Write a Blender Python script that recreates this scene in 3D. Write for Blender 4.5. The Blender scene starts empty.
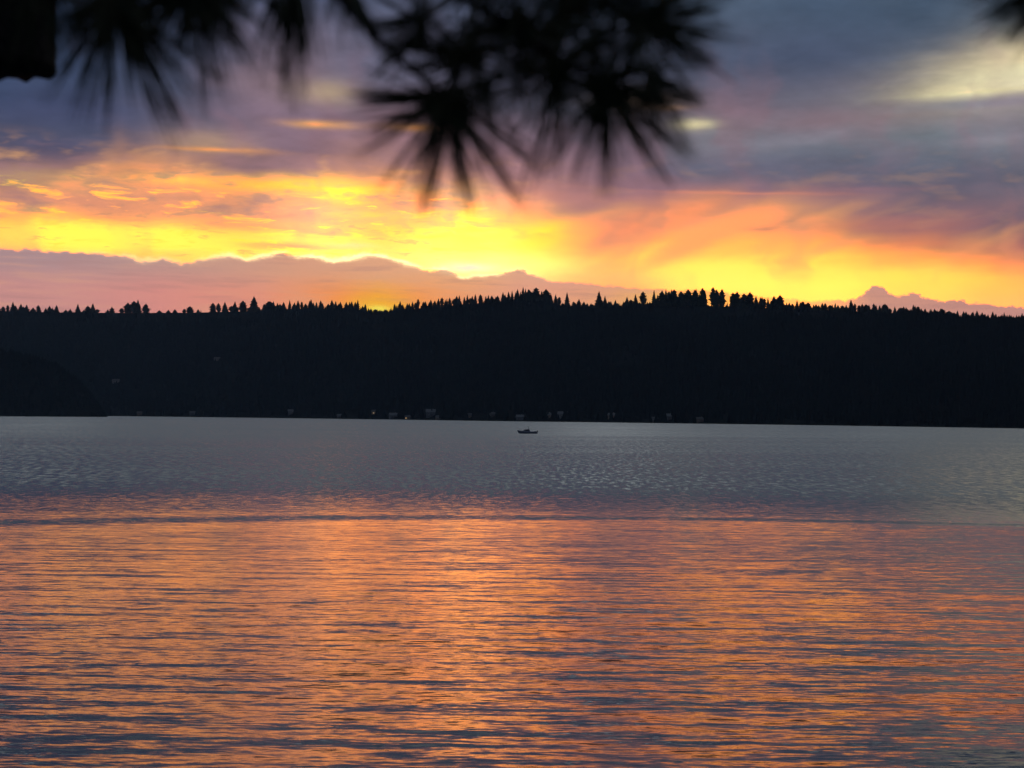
import bpy, math, random
import numpy as np
from mathutils import Vector, Matrix, noise as mnoise

random.seed(7); rng = np.random.default_rng(11)
scene = bpy.context.scene
COL = scene.collection

# ------------------------------------------------------------------ camera
W, H = 1024, 768
FPX = 1407.0
CAM_H = 8.0
PITCH = math.radians(1.283)
ROLL = math.radians(0.50)
cam_data = bpy.data.cameras.new("camera")
cam = bpy.data.objects.new("camera", cam_data); COL.objects.link(cam)
cam_data.sensor_width = 36.0
cam_data.lens = FPX / W * 36.0
cam_data.clip_start = 0.05
cam_data.clip_end = 60000
cam_data.dof.use_dof = True
cam_data.dof.focus_distance = 900.0
cam_data.dof.aperture_fstop = 3.0
cam_data.dof.aperture_blades = 0
# +Y is the view direction, X to the right, Z up
Rm = Matrix.Rotation(math.pi / 2 + PITCH, 4, 'X') @ Matrix.Rotation(ROLL, 4, 'Z')
cam.matrix_world = Matrix.Translation((0, 0, CAM_H)) @ Rm
scene.camera = cam
R3 = Rm.to_3x3()

def pdir(px, py):
    return (R3 @ Vector(((px - W / 2) / FPX, (H / 2 - py) / FPX, -1.0))).normalized()

def at(px, py, Y):
    d = pdir(px, py)
    return Vector((0, 0, CAM_H)) + d * (Y / d.y)

def azel(px, py):
    d = pdir(px, py)
    return math.atan2(d.x, d.y), math.asin(d.z)

def srgb(c):
    return tuple(((v / 255) / 12.92 if v / 255 <= 0.04045 else ((v / 255 + 0.055) / 1.055) ** 2.4) for v in c)

# ------------------------------------------------------------------ view
scene.view_settings.view_transform = 'Standard'
scene.view_settings.look = 'None'
scene.view_settings.exposure = 0.0
scene.view_settings.gamma = 1.0
scene.view_settings.use_curve_mapping = False
scene.render.engine = 'CYCLES'
scene.cycles.use_denoising = True
scene.cycles.max_bounces = 6
scene.cycles.diffuse_bounces = 2
scene.cycles.glossy_bounces = 3
scene.cycles.volume_bounces = 0
scene.cycles.caustics_reflective = False
scene.cycles.caustics_refractive = False
scene.cycles.sample_clamp_indirect = 4.0

# ------------------------------------------------------------------ node helper
class G:
    """tiny expression layer over shader maths nodes"""
    def __init__(self, tree): self.t = tree
    def new(self, kind): return self.t.nodes.new(kind)
    def put(self, sock, v):
        if isinstance(v, E): self.t.links.new(v.s, sock)
        elif isinstance(v, (int, float)):
            sock.default_value = v
        else:
            v = tuple(v)
            if len(sock.default_value) == 4 and len(v) == 3: v = v + (1,)
            sock.default_value = v
    def m(self, op, a, b=None, c=None, clamp=False):
        n = self.new('ShaderNodeMath'); n.operation = op; n.use_clamp = clamp
        self.put(n.inputs[0], a)
        if b is not None: self.put(n.inputs[1], b)
        if c is not None: self.put(n.inputs[2], c)
        return E(self, n.outputs[0])
    def vm(self, op, a, b=None, scale=None):
        n = self.new('ShaderNodeVectorMath'); n.operation = op
        self.put(n.inputs[0], a)
        if b is not None: self.put(n.inputs[1], b)
        if scale is not None: self.put(n.inputs['Scale'], scale)
        return E(self, n.outputs[0])
    def step(self, v, a, b):
        n = self.new('ShaderNodeMapRange'); n.interpolation_type = 'SMOOTHSTEP'
        self.put(n.inputs['Value'], v)
        if isinstance(a, (int, float)) and isinstance(b, (int, float)) and a > b:
            n.inputs['From Min'].default_value = b; n.inputs['From Max'].default_value = a
            n.inputs['To Min'].default_value = 1; n.inputs['To Max'].default_value = 0
        else:
            self.put(n.inputs['From Min'], a); self.put(n.inputs['From Max'], b)
        return E(self, n.outputs['Result'])
    def mix(self, f, a, b):
        n = self.new('ShaderNodeMix'); n.data_type = 'RGBA'
        self.put(n.inputs['Factor'], f); self.put(n.inputs[6], a); self.put(n.inputs[7], b)
        return E(self, n.outputs[2])
    def xyz(self, x, y, z):
        n = self.new('ShaderNodeCombineXYZ')
        self.put(n.inputs[0], x); self.put(n.inputs[1], y); self.put(n.inputs[2], z)
        return E(self, n.outputs[0])
    def noise(self, vec, scale=1.0, detail=2.0, rough=0.5, dist=0.0, color=False):
        n = self.new('ShaderNodeTexNoise'); n.inputs['Scale'].default_value = scale
        n.inputs['Detail'].default_value = detail; n.inputs['Roughness'].default_value = rough
        n.inputs['Distortion'].default_value = dist
        self.put(n.inputs['Vector'], vec)
        return E(self, n.outputs['Color' if color else 'Fac'])
    def ramp(self, fac, stops, interp='LINEAR'):
        n = self.new('ShaderNodeValToRGB'); cr = n.color_ramp; cr.interpolation = interp
        stops = sorted(stops, key=lambda s: s[0])
        while len(cr.elements) < len(stops): cr.elements.new(0.5)
        for e, (p, c) in zip(cr.elements, stops):
            e.position = min(max(p, 0), 1); e.color = tuple(c) + ((1,) if len(c) == 3 else ())
        self.put(n.inputs['Fac'], fac)
        return E(self, n.outputs['Color'])
    def curve(self, v, pts, lo, hi):
        """piecewise-linear function of v through pts (x, y), x in lo..hi"""
        ys = [p[1] for p in pts]; y0, y1 = min(ys), max(ys)
        if y1 - y0 < 1e-6: y1 = y0 + 1
        n = self.new('ShaderNodeFloatCurve'); cm = n.mapping; cv = cm.curves[0]
        q = sorted(((p[0] - lo) / (hi - lo), (p[1] - y0) / (y1 - y0)) for p in pts)
        if q[0][0] > 0: q.insert(0, (0, q[0][1]))
        if q[-1][0] < 1: q.append((1, q[-1][1]))
        cv.points[0].location = q[0]; cv.points[1].location = q[-1]
        for p in q[1:-1]: cv.points.new(*p)
        for p in cv.points: p.handle_type = 'VECTOR'
        cm.update()
        self.put(n.inputs['Factor'], 1.0)
        self.put(n.inputs['Value'], (v - lo) * (1 / (hi - lo)))
        return E(self, n.outputs[0]) * (y1 - y0) + y0
    def sep(self, v):
        n = self.new('ShaderNodeSeparateXYZ'); self.put(n.inputs[0], v)
        return E(self, n.outputs[0]), E(self, n.outputs[1]), E(self, n.outputs[2])

class E:
    def __init__(self, g, s): self.g = g; self.s = s
    def __add__(self, o): return self.g.m('ADD', self, o)
    __radd__ = __add__
    def __sub__(self, o): return self.g.m('SUBTRACT', self, o)
    def __rsub__(self, o): return self.g.m('SUBTRACT', o, self)
    def __mul__(self, o): return self.g.m('MULTIPLY', self, o)
    __rmul__ = __mul__
    def __truediv__(self, o): return self.g.m('DIVIDE', self, o)

# ------------------------------------------------------------------ world: sunset sky, by azimuth and elevation
SUN_AZ, SUN_EL = azel(378, 345)   # just gone behind the ridge
world = bpy.data.worlds.new("World"); scene.world = world
world.use_nodes = True
wt = world.node_tree; wt.nodes.clear()
g = G(wt)
tc = g.new('ShaderNodeTexCoord')
gen = E(g, tc.outputs['Generated'])
dx, dy, dz = g.sep(gen)
K = 1407.0
U0 = g.m('ARCTAN2', dx, dy) * K              # azimuth, 1/1407 rad units
V0 = g.m('ARCSINE', dz) * K                  # elevation, same units
def UV(px, py):
    a, e = azel(px, py); return a * K, e * K

nz_big = g.noise(g.xyz(U0 * (1 / 170), V0 * (1 / 60), 3.1), 1.0, 3.0, 0.55, color=True)
nbx, nby, nbz = g.sep(nz_big)
nz_str = g.noise(g.xyz(U0 * (1 / 55), V0 * (1 / 9), 0.7), 1.0, 4.0, 0.6, color=True)
nsx, nsy, nsz = g.sep(nz_str)
U = U0 + (nbx - 0.5) * 90 + (nsx - 0.5) * 14
V = V0 + (nby - 0.5) * 26 + (nsy - 0.5) * 9
Um = U0 + (U - U0) * 0.3 + (nsz - 0.5) * 26; Vm = V0 + (V - V0) * 0.4 + (nbz - 0.5) * 5
# a finer, calmer warp for traced edges
nf = g.noise(g.xyz(U0 * (1 / 22), V0 * (1 / 14), 9.0), 1.0, 4.0, 0.6, color=True)
nfx, nfy, nfz = g.sep(nf)
Uf = U0 + (nfx - 0.5) * 8
Vf = V0 + (nfy - 0.5) * 6

VTOP = 700.0
COLS = {
 -60: [(0,(60,70,104)),(90,(60,68,102)),(150,(98,82,104)),(178,(150,112,116)),(196,(220,160,116)),(214,(255,215,84)),(236,(255,236,88)),(262,(245,190,110)),(310,(220,150,120))],
 60: [(0,(62,68,100)),(100,(70,74,106)),(150,(92,84,108)),(172,(150,112,112)),(186,(200,148,112)),(202,(222,150,116)),(214,(246,196,92)),(228,(255,240,84)),(244,(255,240,88)),(265,(250,190,110)),(310,(225,150,120))],
 170: [(0,(72,76,108)),(90,(92,88,116)),(125,(122,102,122)),(150,(158,122,118)),(172,(226,158,110)),(186,(236,170,110)),(200,(222,154,116)),(216,(238,176,110)),(232,(255,238,86)),(248,(255,240,90)),(265,(250,200,110)),(310,(232,150,115))],
 280: [(0,(88,88,118)),(80,(140,118,130)),(110,(132,110,126)),(150,(136,110,124)),(168,(176,128,118)),(180,(248,186,90)),(196,(238,172,108)),(214,(226,152,118)),(232,(246,196,100)),(246,(255,226,90)),(265,(255,215,110)),(310,(245,150,100))],
 390: [(0,(92,90,118)),(80,(110,98,122)),(130,(148,116,126)),(155,(170,126,122)),(175,(218,150,110)),(192,(244,176,98)),(212,(240,168,110)),(230,(255,210,86)),(248,(255,214,98)),(268,(255,220,120)),(310,(255,160,60))],
 500: [(0,(84,86,114)),(110,(110,98,120)),(150,(146,114,126)),(180,(176,126,124)),(198,(216,142,118)),(215,(248,180,100)),(232,(255,214,84)),(252,(255,226,96)),(268,(255,240,130)),(290,(250,190,120)),(310,(245,160,105))],
 620: [(0,(76,82,110)),(110,(104,98,118)),(150,(132,110,126)),(190,(154,114,124)),(208,(196,130,118)),(226,(236,156,112)),(244,(250,186,100)),(262,(255,218,98)),(280,(255,205,116)),(300,(245,180,110))],
 720: [(0,(80,86,110)),(60,(88,90,114)),(110,(124,108,120)),(130,(130,118,130)),(165,(108,102,122)),(188,(134,106,120)),(205,(206,136,116)),(225,(244,172,108)),(245,(255,206,90)),(268,(255,238,98)),(290,(255,240,104)),(310,(250,220,104))],
 820: [(0,(76,84,110)),(60,(80,84,108)),(95,(106,98,116)),(120,(124,110,122)),(142,(116,112,128)),(165,(108,104,122)),(190,(120,100,118)),(212,(160,112,112)),(226,(228,144,104)),(242,(252,180,92)),(262,(255,226,90)),(285,(255,242,100)),(310,(255,232,104))],
 920: [(0,(74,82,106)),(50,(80,86,108)),(90,(118,112,122)),(110,(130,118,122)),(135,(116,114,126)),(170,(104,100,118)),(205,(116,98,112)),(228,(160,108,106)),(242,(236,142,92)),(258,(254,186,84)),(275,(255,228,92)),(310,(255,222,104))],
 1000: [(0,(84,88,108)),(40,(96,98,112)),(75,(130,126,130)),(110,(138,136,144)),(135,(118,118,132)),(180,(104,98,116)),(235,(116,92,108)),(250,(180,112,100)),(262,(246,152,88)),(278,(255,208,88)),(310,(250,205,108))],
 1090: [(0,(96,100,116)),(60,(170,160,140)),(100,(160,150,140)),(140,(104,104,120)),(220,(100,88,106)),(252,(150,98,98)),(268,(240,140,88)),(285,(250,180,90)),(310,(240,180,110))],
}
HIGH = [(455, (98,112,124)), (490, (116,128,134)), (515, (148,158,158)), (550, (176,182,180)), (600, (194,198,196)), (700, (196,201,200))]
def slate(c):
    if max(c) < 152 and c[2] >= c[0]: return (c[0] - 5, c[1] + 4, c[2] + 1)
    if c[0] > 250 and c[1] > 230: return (255, min(255, c[1] + 10), c[2] + 4)
    return c
def col_expr(px):
    st = []
    for y, c in COLS[px]:
        c = slate(c)
        st.append((UV(px, y)[1] / VTOP, srgb(c)))
    for v, c in HIGH: st.append((v / VTOP, srgb(c)))
    st.append((0.0, srgb(COLS[px][-1][1])))
    return g.ramp(V * (1 / VTOP), st)
keys = sorted(COLS)
sky = col_expr(keys[0])
for a, b in zip(keys, keys[1:]):
    sky = g.mix(g.step(U, UV(a, 240)[0], UV(b, 240)[0]), sky, col_expr(b))

def blob(base, px, py, rx, ry, color, k=1.0, ang=0.0, soft=True, fine=False):
    """soft elliptical patch of cloud colour in azimuth / elevation"""
    u0, v0 = UV(px, py)
    uu, vv = (Uf, Vf) if fine else (Um, Vm)
    ca, sa = math.cos(math.radians(ang)), math.sin(math.radians(ang))
    du, dv = uu - u0, vv - v0
    a = (du * ca + dv * sa) * (1 / rx)
    b = (dv * ca - du * sa) * (1 / ry)
    q = a * a + b * b
    f = g.m('EXPONENT', q * -1.0) * k
    return g.mix(f, base, srgb(color))

# --- individual cloud features (photo position, radii, colour)
B = [
 (1030, 62, 96, 25, (244,220,172), 0.95, 6), (1024, 76, 70, 16, (255,248,196), 1.0, 3), (1010, 84, 70, 7, (255,248,200), .9, 2),
 (950, 88, 46, 7, (228,212,162), .7, 0), (985, 91, 50, 2.2, (246,236,178), .8, 0),
 (1000, 102, 90, 6, (132,134,148), .85, 0),
 (694, 123, 20, 5, (246,232,176), .7, 0), (668, 108, 20, 3, (226,170,120), .5, 0), (640, 100, 40, 10, (196,160,124), .6, 0),
 (330, 92, 30, 11, (196,170,136), .7, 0), (320, 124, 30, 4, (244,176,98), .8, 0), (415, 128, 30, 4, (250,176,96), .7, 0),
 (200, 142, 40, 12, (196,160,128), .6, 0), (215, 150, 50, 2.5, (250,170,90), .8, 0),
 (250, 165, 60, 10, (128,104,118), .7, 0),
 (130, 170, 34, 14, (232,160,108), .8, 0), (110, 162, 10, 26, (240,170,110), .4, 0),
 (20, 176, 60, 8, (200,158,120), .6, 0), (40, 200, 70, 7, (226,154,120), .7, 0),
 (60, 150, 60, 12, (92,82,110), .5, 0),
 (300, 186, 90, 6, (255,206,66), .8, 0), (345, 192, 26, 10, (255,226,70), .9, 0), (180, 180, 40, 5, (255,212,90), .8, 0),
 (235, 206, 70, 9, (226,158,118), .7, 0), (110, 208, 40, 8, (226,152,116), .7, 0),
 (265, 228, 90, 5, (234,160,112), .7, -3), (330, 216, 70, 7, (234,162,112), .6, 0),
 (290, 247, 40, 3.5, (222,158,104), .9, 0), (300, 236, 60, 2.5, (255,232,80), .8, 0), (380, 214, 50, 5, (255,214,78), .7, 0),
 (470, 222, 20, 26, (255,226,70), .7, 15), (540, 236, 28, 11, (255,224,66), .9, 20), (500, 205, 36, 10, (238,160,112), .6, 0),
 (430, 236, 50, 4, (255,226,80), .7, 0), (585, 206, 36, 12, (176,124,124), .7, 0),
 (610, 238, 26, 10, (228,146,118), .6, 20), (640, 222, 60, 13, (246,156,104), .85, 22), (690, 212, 40, 10, (250,160,100), .6, 25),
 (690, 250, 40, 9, (222,140,112), .5, 20), (760, 215, 44, 14, (250,168,104), .7, 18), (740, 250, 50, 10, (255,206,90), .5, 10),
 (800, 226, 12, 6, (140,104,120), .8, 0), (765, 229, 16, 2.5, (206,126,104), .7, 0), (835, 205, 60, 10, (140,108,120), .6, 0),
 (900, 225, 60, 8, (190,118,104), .5, 0), (970, 248, 50, 6, (196,110,100), .6, -4),
 (740, 193, 80, 2.0, (228,142,112), .7, -2), (860, 190, 70, 3, (150,112,120), .6, 0),
 (830, 120, 50, 14, (136,114,122), .6, 0), (800, 140, 90, 7, (140,134,146), .5, 5), (990, 140, 50, 6, (140,138,148), .6, 3),
 (770, 165, 120, 12, (102,98,120), .5, 0), (960, 178, 60, 14, (98,92,112), .5, 0),
 (800, 60, 150, 30, (72,80,106), .6, 0), (870, 86, 80, 14, (112,104,118), .4, 0),
 (560, 60, 120, 40, (88,88,114), .5, 0), (60, 110, 90, 26, (66,70,104), .6, 0),
]
for (x, y, rx, ry, c, k, an) in B:
    sky = blob(sky, x, y, rx, ry, c, k, an)
# streaked altocumulus: thin lit threads in the middle band on the left
thr = g.noise(g.xyz(U0 * (1 / 40) + nbx * 3.0, V0 * (1 / 6.5) + nfz * 0.8, 4.4), 1.0, 4.0, 0.6, 0.4)
mask = g.step(V0, UV(0, 262)[1], UV(0, 240)[1]) * g.step(V0, UV(0, 165)[1], UV(0, 185)[1]) * g.step(U0, UV(560, 200)[0], UV(420, 200)[0])
sky = g.mix(g.step(thr, 0.55, 0.68) * mask * 0.75, sky, srgb((255, 226, 76)))
sky = g.mix(g.step(thr, 0.44, 0.33) * mask * 0.35, sky, srgb((212, 140, 112)))
# falling rain shafts: soft vertical modulation
sh = g.noise(g.xyz((U + V0 * 0.15) * (1 / 48), V0 * (1 / 120), 2.2), 1.0, 2.0, 0.5)
shm = g.step(V0, UV(0, 290)[1], UV(0, 245)[1]) * g.step(V0, 420.0, 260.0)
sky = g.mix(g.step(sh, 0.5, 0.72) * shm * 0.34, sky, g.mix(g.step(V0, UV(0, 235)[1], UV(0, 170)[1]), srgb((236, 152, 112)), srgb((146, 108, 120))))
# cloud mottling
mo = g.noise(g.xyz(U0 * (1 / 60), V0 * (1 / 22), 7.7), 1.0, 5.0, 0.6)
mom = g.step(V0, 150.0, 260.0)
mul = 1.0 + (mo - 0.5) * 0.55 * mom
sky = g.vm('SCALE', sky, scale=mul)

# torn, lit and unlit lumps in the lower cloud deck
m2 = g.noise(g.xyz(U0 * (1 / 52) + nbx * 1.5, V0 * (1 / 17), 11.0), 1.0, 3.0, 0.55)
m2m = g.step(V0, UV(0, 232)[1], UV(0, 208)[1]) * g.step(V0, UV(0, 120)[1], UV(0, 165)[1])
lft = g.step(U0, UV(600, 200)[0], UV(440, 200)[0])
sky = g.mix(g.step(m2, 0.50, 0.72) * m2m * (0.12 + lft * 0.5), sky, srgb((244, 178, 112)))
sky = g.mix(g.step(m2, 0.50, 0.30) * m2m * (0.12 + lft * 0.4), sky, srgb((164, 122, 126)))
# rain-curtain plumes leaning to the right, right of centre
pl_ = g.noise(g.xyz((U - V0 * 1.5) * (1 / 95), V0 * (1 / 150), 5.2), 1.0, 2.0, 0.5)
plm = g.step(V0, UV(0, 275)[1], UV(0, 235)[1]) * g.step(V0, UV(0, 175)[1], UV(0, 205)[1]) * g.step(U0, UV(540, 200)[0], UV(620, 200)[0])
sky = g.mix(g.step(pl_, 0.46, 0.72) * plm * 0.8, sky, srgb((252, 176, 104)))
sky = g.mix(g.step(pl_, 0.52, 0.32) * plm * 0.35, sky, srgb((176, 122, 120)))
# finer grain in the high cloud
m3 = g.noise(g.xyz(U0 * (1 / 38), V0 * (1 / 16), 21.0), 1.0, 6.0, 0.66, 0.4)
m3m = g.step(V0, 200.0, 250.0)
sky = g.vm('SCALE', sky, scale=1.0 + (m3 - 0.5) * 0.32 * m3m)

# --- gain: what the film clips is really brighter
r_, g_, b_ = g.sep(sky)
rg = r_ * (1.0 + g.step(g_, 0.20, 0.82) * g.step(r_ - b_, 0.35, 0.80) * 2.0)
gg = g_ * (1.0 + g.step(r_, 0.86, 1.0) * g.step(g_, 0.50, 0.85) * 0.15)
sky = g.xyz(rg, gg, b_)
# the deck is brightest right over the hidden sun
def lobe(x, w, a):
    q = (U0 - UV(x, 240)[0]) * (1 / w)
    return g.m('EXPONENT', q * q * -1.0) * a
sunv = g.step(V0, UV(0, 290)[1], UV(0, 265)[1]) * g.step(V0, UV(0, 130)[1], UV(0, 200)[1])
sky = g.vm('SCALE', sky, scale=1.0 + (lobe(462, 70, 0.75) + lobe(320, 50, 0.7)) * sunv)

# --- low cloud bank with a crisp lit rim
EDGE = [(-60,246),(0,248),(33,249),(66,251.5),(100,252.5),(126,256),(143,261.5),(163,258),(181,263),(199,260),(216,256),(232,255),(246,260),(266,254),
 (286,253),(299,257),(316,256),(335,261),(340,260),(370,255),(386,256),(406,263),(426,271),(446,269),(461,276),(486,275),(503,273),(519,269),(539,276),(552,281),
 (586,282),(619,286),(639,288),(672,290),(700,289),(717,291),(764,296),(791,299),(814,302),(832,299.5),(840,298.5),(846,301),(856,296.5),(866,294.5),(870,286.5),(877,284),(884,287),
 (889,293),(896,295.5),(906,292.5),(918,293.5),(926,297),(939,301),(952,299),(969,301),(999,306),(1024,307),(1090,309)]
pts = [UV(*p) for p in EDGE]
ULO, UHI = pts[0][0], pts[-1][0]
edge = g.curve(Uf, pts, ULO, UHI)
nE = g.noise(g.xyz(U0 * (1 / 11), V0 * (1 / 9), 5.0), 1.0, 4.0, 0.7)
dE = edge - Vf + (nE - 0.5) * (8.0 + g.step(U0, UV(830, 290)[0], UV(850, 290)[0]) * 9)            # >0 inside the bank
def hr(stops):                              # colours along the azimuth
    return g.ramp((U0 - ULO) * (1 / (UHI - ULO)), [((UV(x, 280)[0] - ULO) / (UHI - ULO), srgb(c)) for x, c in stops])
top_c = hr([(-60,(173,140,143)),(60,(181,146,147)),(200,(201,154,139)),(300,(223,162,131)),(400,(235,172,131)),(470,(241,180,131)),(560,(229,164,143)),(680,(219,156,139)),(800,(243,194,129)),(880,(205,150,143)),(960,(203,152,137)),(1090,(197,144,137))])
bot_c = hr([(-60,(203,144,141)),(60,(213,148,141)),(160,(225,146,135)),(260,(237,152,125)),(340,(254,154,78)),(380,(255,170,50)),(420,(254,160,84)),(520,(237,162,131)),(600,(239,168,123)),(680,(254,190,84)),(760,(254,182,84)),(860,(217,154,131)),(1090,(203,142,135))])
bankf = g.step(Vf, UV(512, 302)[1], UV(512, 268)[1])
bank = g.mix(bankf, bot_c, top_c)
bs = g.noise(g.xyz(U0 * (1 / 80), V0 * (1 / 7), 6.1), 1.0, 3.0, 0.55)
bank = g.mix(g.step(bs, 0.5, 0.7) * 0.35, bank, srgb((226, 166, 134)))
bank = g.mix(g.step(bs, 0.5, 0.32) * 0.3, bank, srgb((176, 128, 122)))
rim_a = g.curve(U0, [(UV(x, 260)[0], a) for x, a in [(-60,.0),(60,.05),(150,.35),(190,.1),(230,.6),(300,.9),(340,1),(460,1),(490,.7),(520,.2),(560,0),(1090,0)]], ULO, UHI)
d1 = (dE + (nsx - 0.5) * 4) * (1 / 2.4)
rim = g.m('EXPONENT', d1 * d1 * -1.0) * rim_a * g.step(nsy, 0.34, 0.52)
inside = g.step(dE, -0.8, 2.2)
bank_op = g.curve(U0, [(UV(x, 260)[0], a) for x, a in [(-60,1),(640,1),(700,.8),(780,.55),(830,.75),(870,1),(1090,1)]], ULO, UHI)
sky = g.mix(inside * bank_op, sky, bank)
sky = g.mix(rim, sky, (1.9, 1.35, 0.62))
sky = blob(sky, 468, 268, 24, 4.5, (255, 255, 214), 1.0, 0, fine=True)
sky = blob(sky, 350, 246, 24, 3.0, (255, 250, 160), .8, 0, fine=True)
sky = blob(sky, 378, 306, 26, 9, (255, 184, 44), 1.0, 0, fine=True)
sky = blob(sky, 379, 309, 12, 3.5, (255, 236, 90), .9, 0, fine=True)

# --- the rest of the dome, outside the photographed window: Nishita air behind broken cloud
nish = g.new('ShaderNodeTexSky'); nish.sky_type = 'NISHITA'; nish.sun_disc = False
nish.sun_elevation = SUN_EL; nish.sun_rotation = SUN_AZ
nish.altitude = 650; nish.dust_density = 2.0
ns = g.vm('SCALE', E(g, nish.outputs[0]), scale=0.10)
cn = g.noise(g.xyz(dx * 2.2, dy * 2.2, dz * 5.0), 1.6, 5.0, 0.55)
front = g.step(dy, -0.2, 0.75)
cl_hi = g.mix(front, srgb((80, 90, 116)), srgb((176, 190, 200)))
cl_lo = g.mix(front, srgb((44, 54, 76)), srgb((120, 134, 158)))
dome = g.mix(g.step(cn, 0.40, 0.60), cl_lo, cl_hi)
dome = g.mix(g.step(cn, 0.50, 0.60) * g.step(dy, 0.35, 0.6) * g.step(dz, 0.42, 0.5), dome, (2.4, 2.6, 2.7))
dome = g.mix(0.16, dome, ns)
inel = g.step(V0, 540.0, 740.0)
inaz = g.step(g.m('ABSOLUTE', U0), 640.0, 1150.0)
hor = g.mix(front, srgb((70, 72, 96)), srgb((206, 136, 110)))
dome = g.mix(g.step(V0, 260.0, 60.0) * 0.8, dome, hor)
sky = g.mix(g.m('MAXIMUM', inel, inaz), sky, dome)
bg = g.new('ShaderNodeBackground'); g.put(bg.inputs['Color'], sky); bg.inputs['Strength'].default_value = 1.0
wo = g.new('ShaderNodeOutputWorld'); wt.links.new(bg.outputs[0], wo.inputs['Surface'])
world.cycles.sampling_method = 'MANUAL'; world.cycles.sample_map_resolution = 1024

# ------------------------------------------------------------------ sun, already behind cloud and ridge
sd = bpy.data.lights.new("sun", 'SUN'); sun = bpy.data.objects.new("sun", sd); COL.objects.link(sun)
sd.energy = 2.0; sd.angle = math.radians(0.6); sd.color = (1.0, 0.62, 0.30)
sdir = Vector((math.sin(SUN_AZ) * math.cos(SUN_EL), math.cos(SUN_AZ) * math.cos(SUN_EL), math.sin(SUN_EL)))
sun.rotation_euler = sdir.to_track_quat('Z', 'Y').to_euler()
sun.location = (0, 0, 400)

# ------------------------------------------------------------------ helpers
def mat(name, color, rough=0.8, build=None, spec=0.3):
    m = bpy.data.materials.new(name); m.use_nodes = True
    b = m.node_tree.nodes['Principled BSDF']
    b.inputs['Base Color'].default_value = tuple(color) + (1,)
    b.inputs['Roughness'].default_value = rough
    b.inputs['Specular IOR Level'].default_value = spec
    if build: build(G(m.node_tree), b)
    return m

def noisy(c1, c2, scale, lo=0.4, hi=0.6, coord='Object'):
    def f(g, b):
        t = g.new('ShaderNodeTexCoord')
        n = g.noise(E(g, t.outputs[coord]), scale, 4.0, 0.6)
        g.put(b.inputs['Base Color'], g.mix(g.step(n, lo, hi), c1, c2))
    return f

def link(name, verts, faces, material, parent=None, smooth=False):
    me = bpy.data.meshes.new(name)
    me.from_pydata([tuple(v) for v in verts], [], [tuple(f) for f in faces])
    me.materials.append(material)
    if smooth: me.polygons.foreach_set('use_smooth', [True] * len(me.polygons))
    me.update()
    o = bpy.data.objects.new(name, me); COL.objects.link(o)
    if parent: o.parent = parent
    return o

def tag(o, label=None, cat=None, group=None, kind=None):
    if label: o['label'] = label
    if cat: o['category'] = cat
    if group: o['group'] = group
    if kind: o['kind'] = kind
    return o

def empty(name, loc, rz=0):
    o = bpy.data.objects.new(name, None); COL.objects.link(o)
    o.location = loc; o.rotation_euler = (0, 0, rz); o.empty_display_size = 0.5
    return o

class MB:
    def __init__(self): self.v = []; self.f = []
    def add(self, v, f):
        o = len(self.v); self.v += [tuple(p) for p in v]; self.f += [tuple(i + o for i in q) for q in f]
    def box(self, x0, x1, y0, y1, z0, z1):
        self.add([(x0,y0,z0),(x1,y0,z0),(x1,y1,z0),(x0,y1,z0),(x0,y0,z1),(x1,y0,z1),(x1,y1,z1),(x0,y1,z1)],
                 [(0,3,2,1),(4,5,6,7),(0,1,5,4),(1,2,6,5),(2,3,7,6),(3,0,4,7)])
    def tube(self, pts, radii, n=6, cap=True):
        pts = [Vector(p) for p in pts]; rings = []
        for i, p in enumerate(pts):
            d = (pts[min(i+1, len(pts)-1)] - pts[max(i-1, 0)]).normalized()
            a = d.cross(Vector((0, 1, 0)) if abs(d.y) < .8 else Vector((1, 0, 0))).normalized(); b = d.cross(a)
            rings.append([p + (a * math.cos(2*math.pi*k/n) + b * math.sin(2*math.pi*k/n)) * radii[i] for k in range(n)])
        v = [q for r in rings for q in r]; f = []
        for i in range(len(pts) - 1):
            for k in range(n):
                f.append((i*n+k, i*n+(k+1) % n, (i+1)*n+(k+1) % n, (i+1)*n+k))
        if cap:
            f.append(tuple(range(n-1, -1, -1))); f.append(tuple((len(pts)-1)*n + k for k in range(n)))
        self.add(v, f)
    def build(self, name, m, parent=None, smooth=False): return link(name, self.v, self.f, m, parent, smooth)

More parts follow.
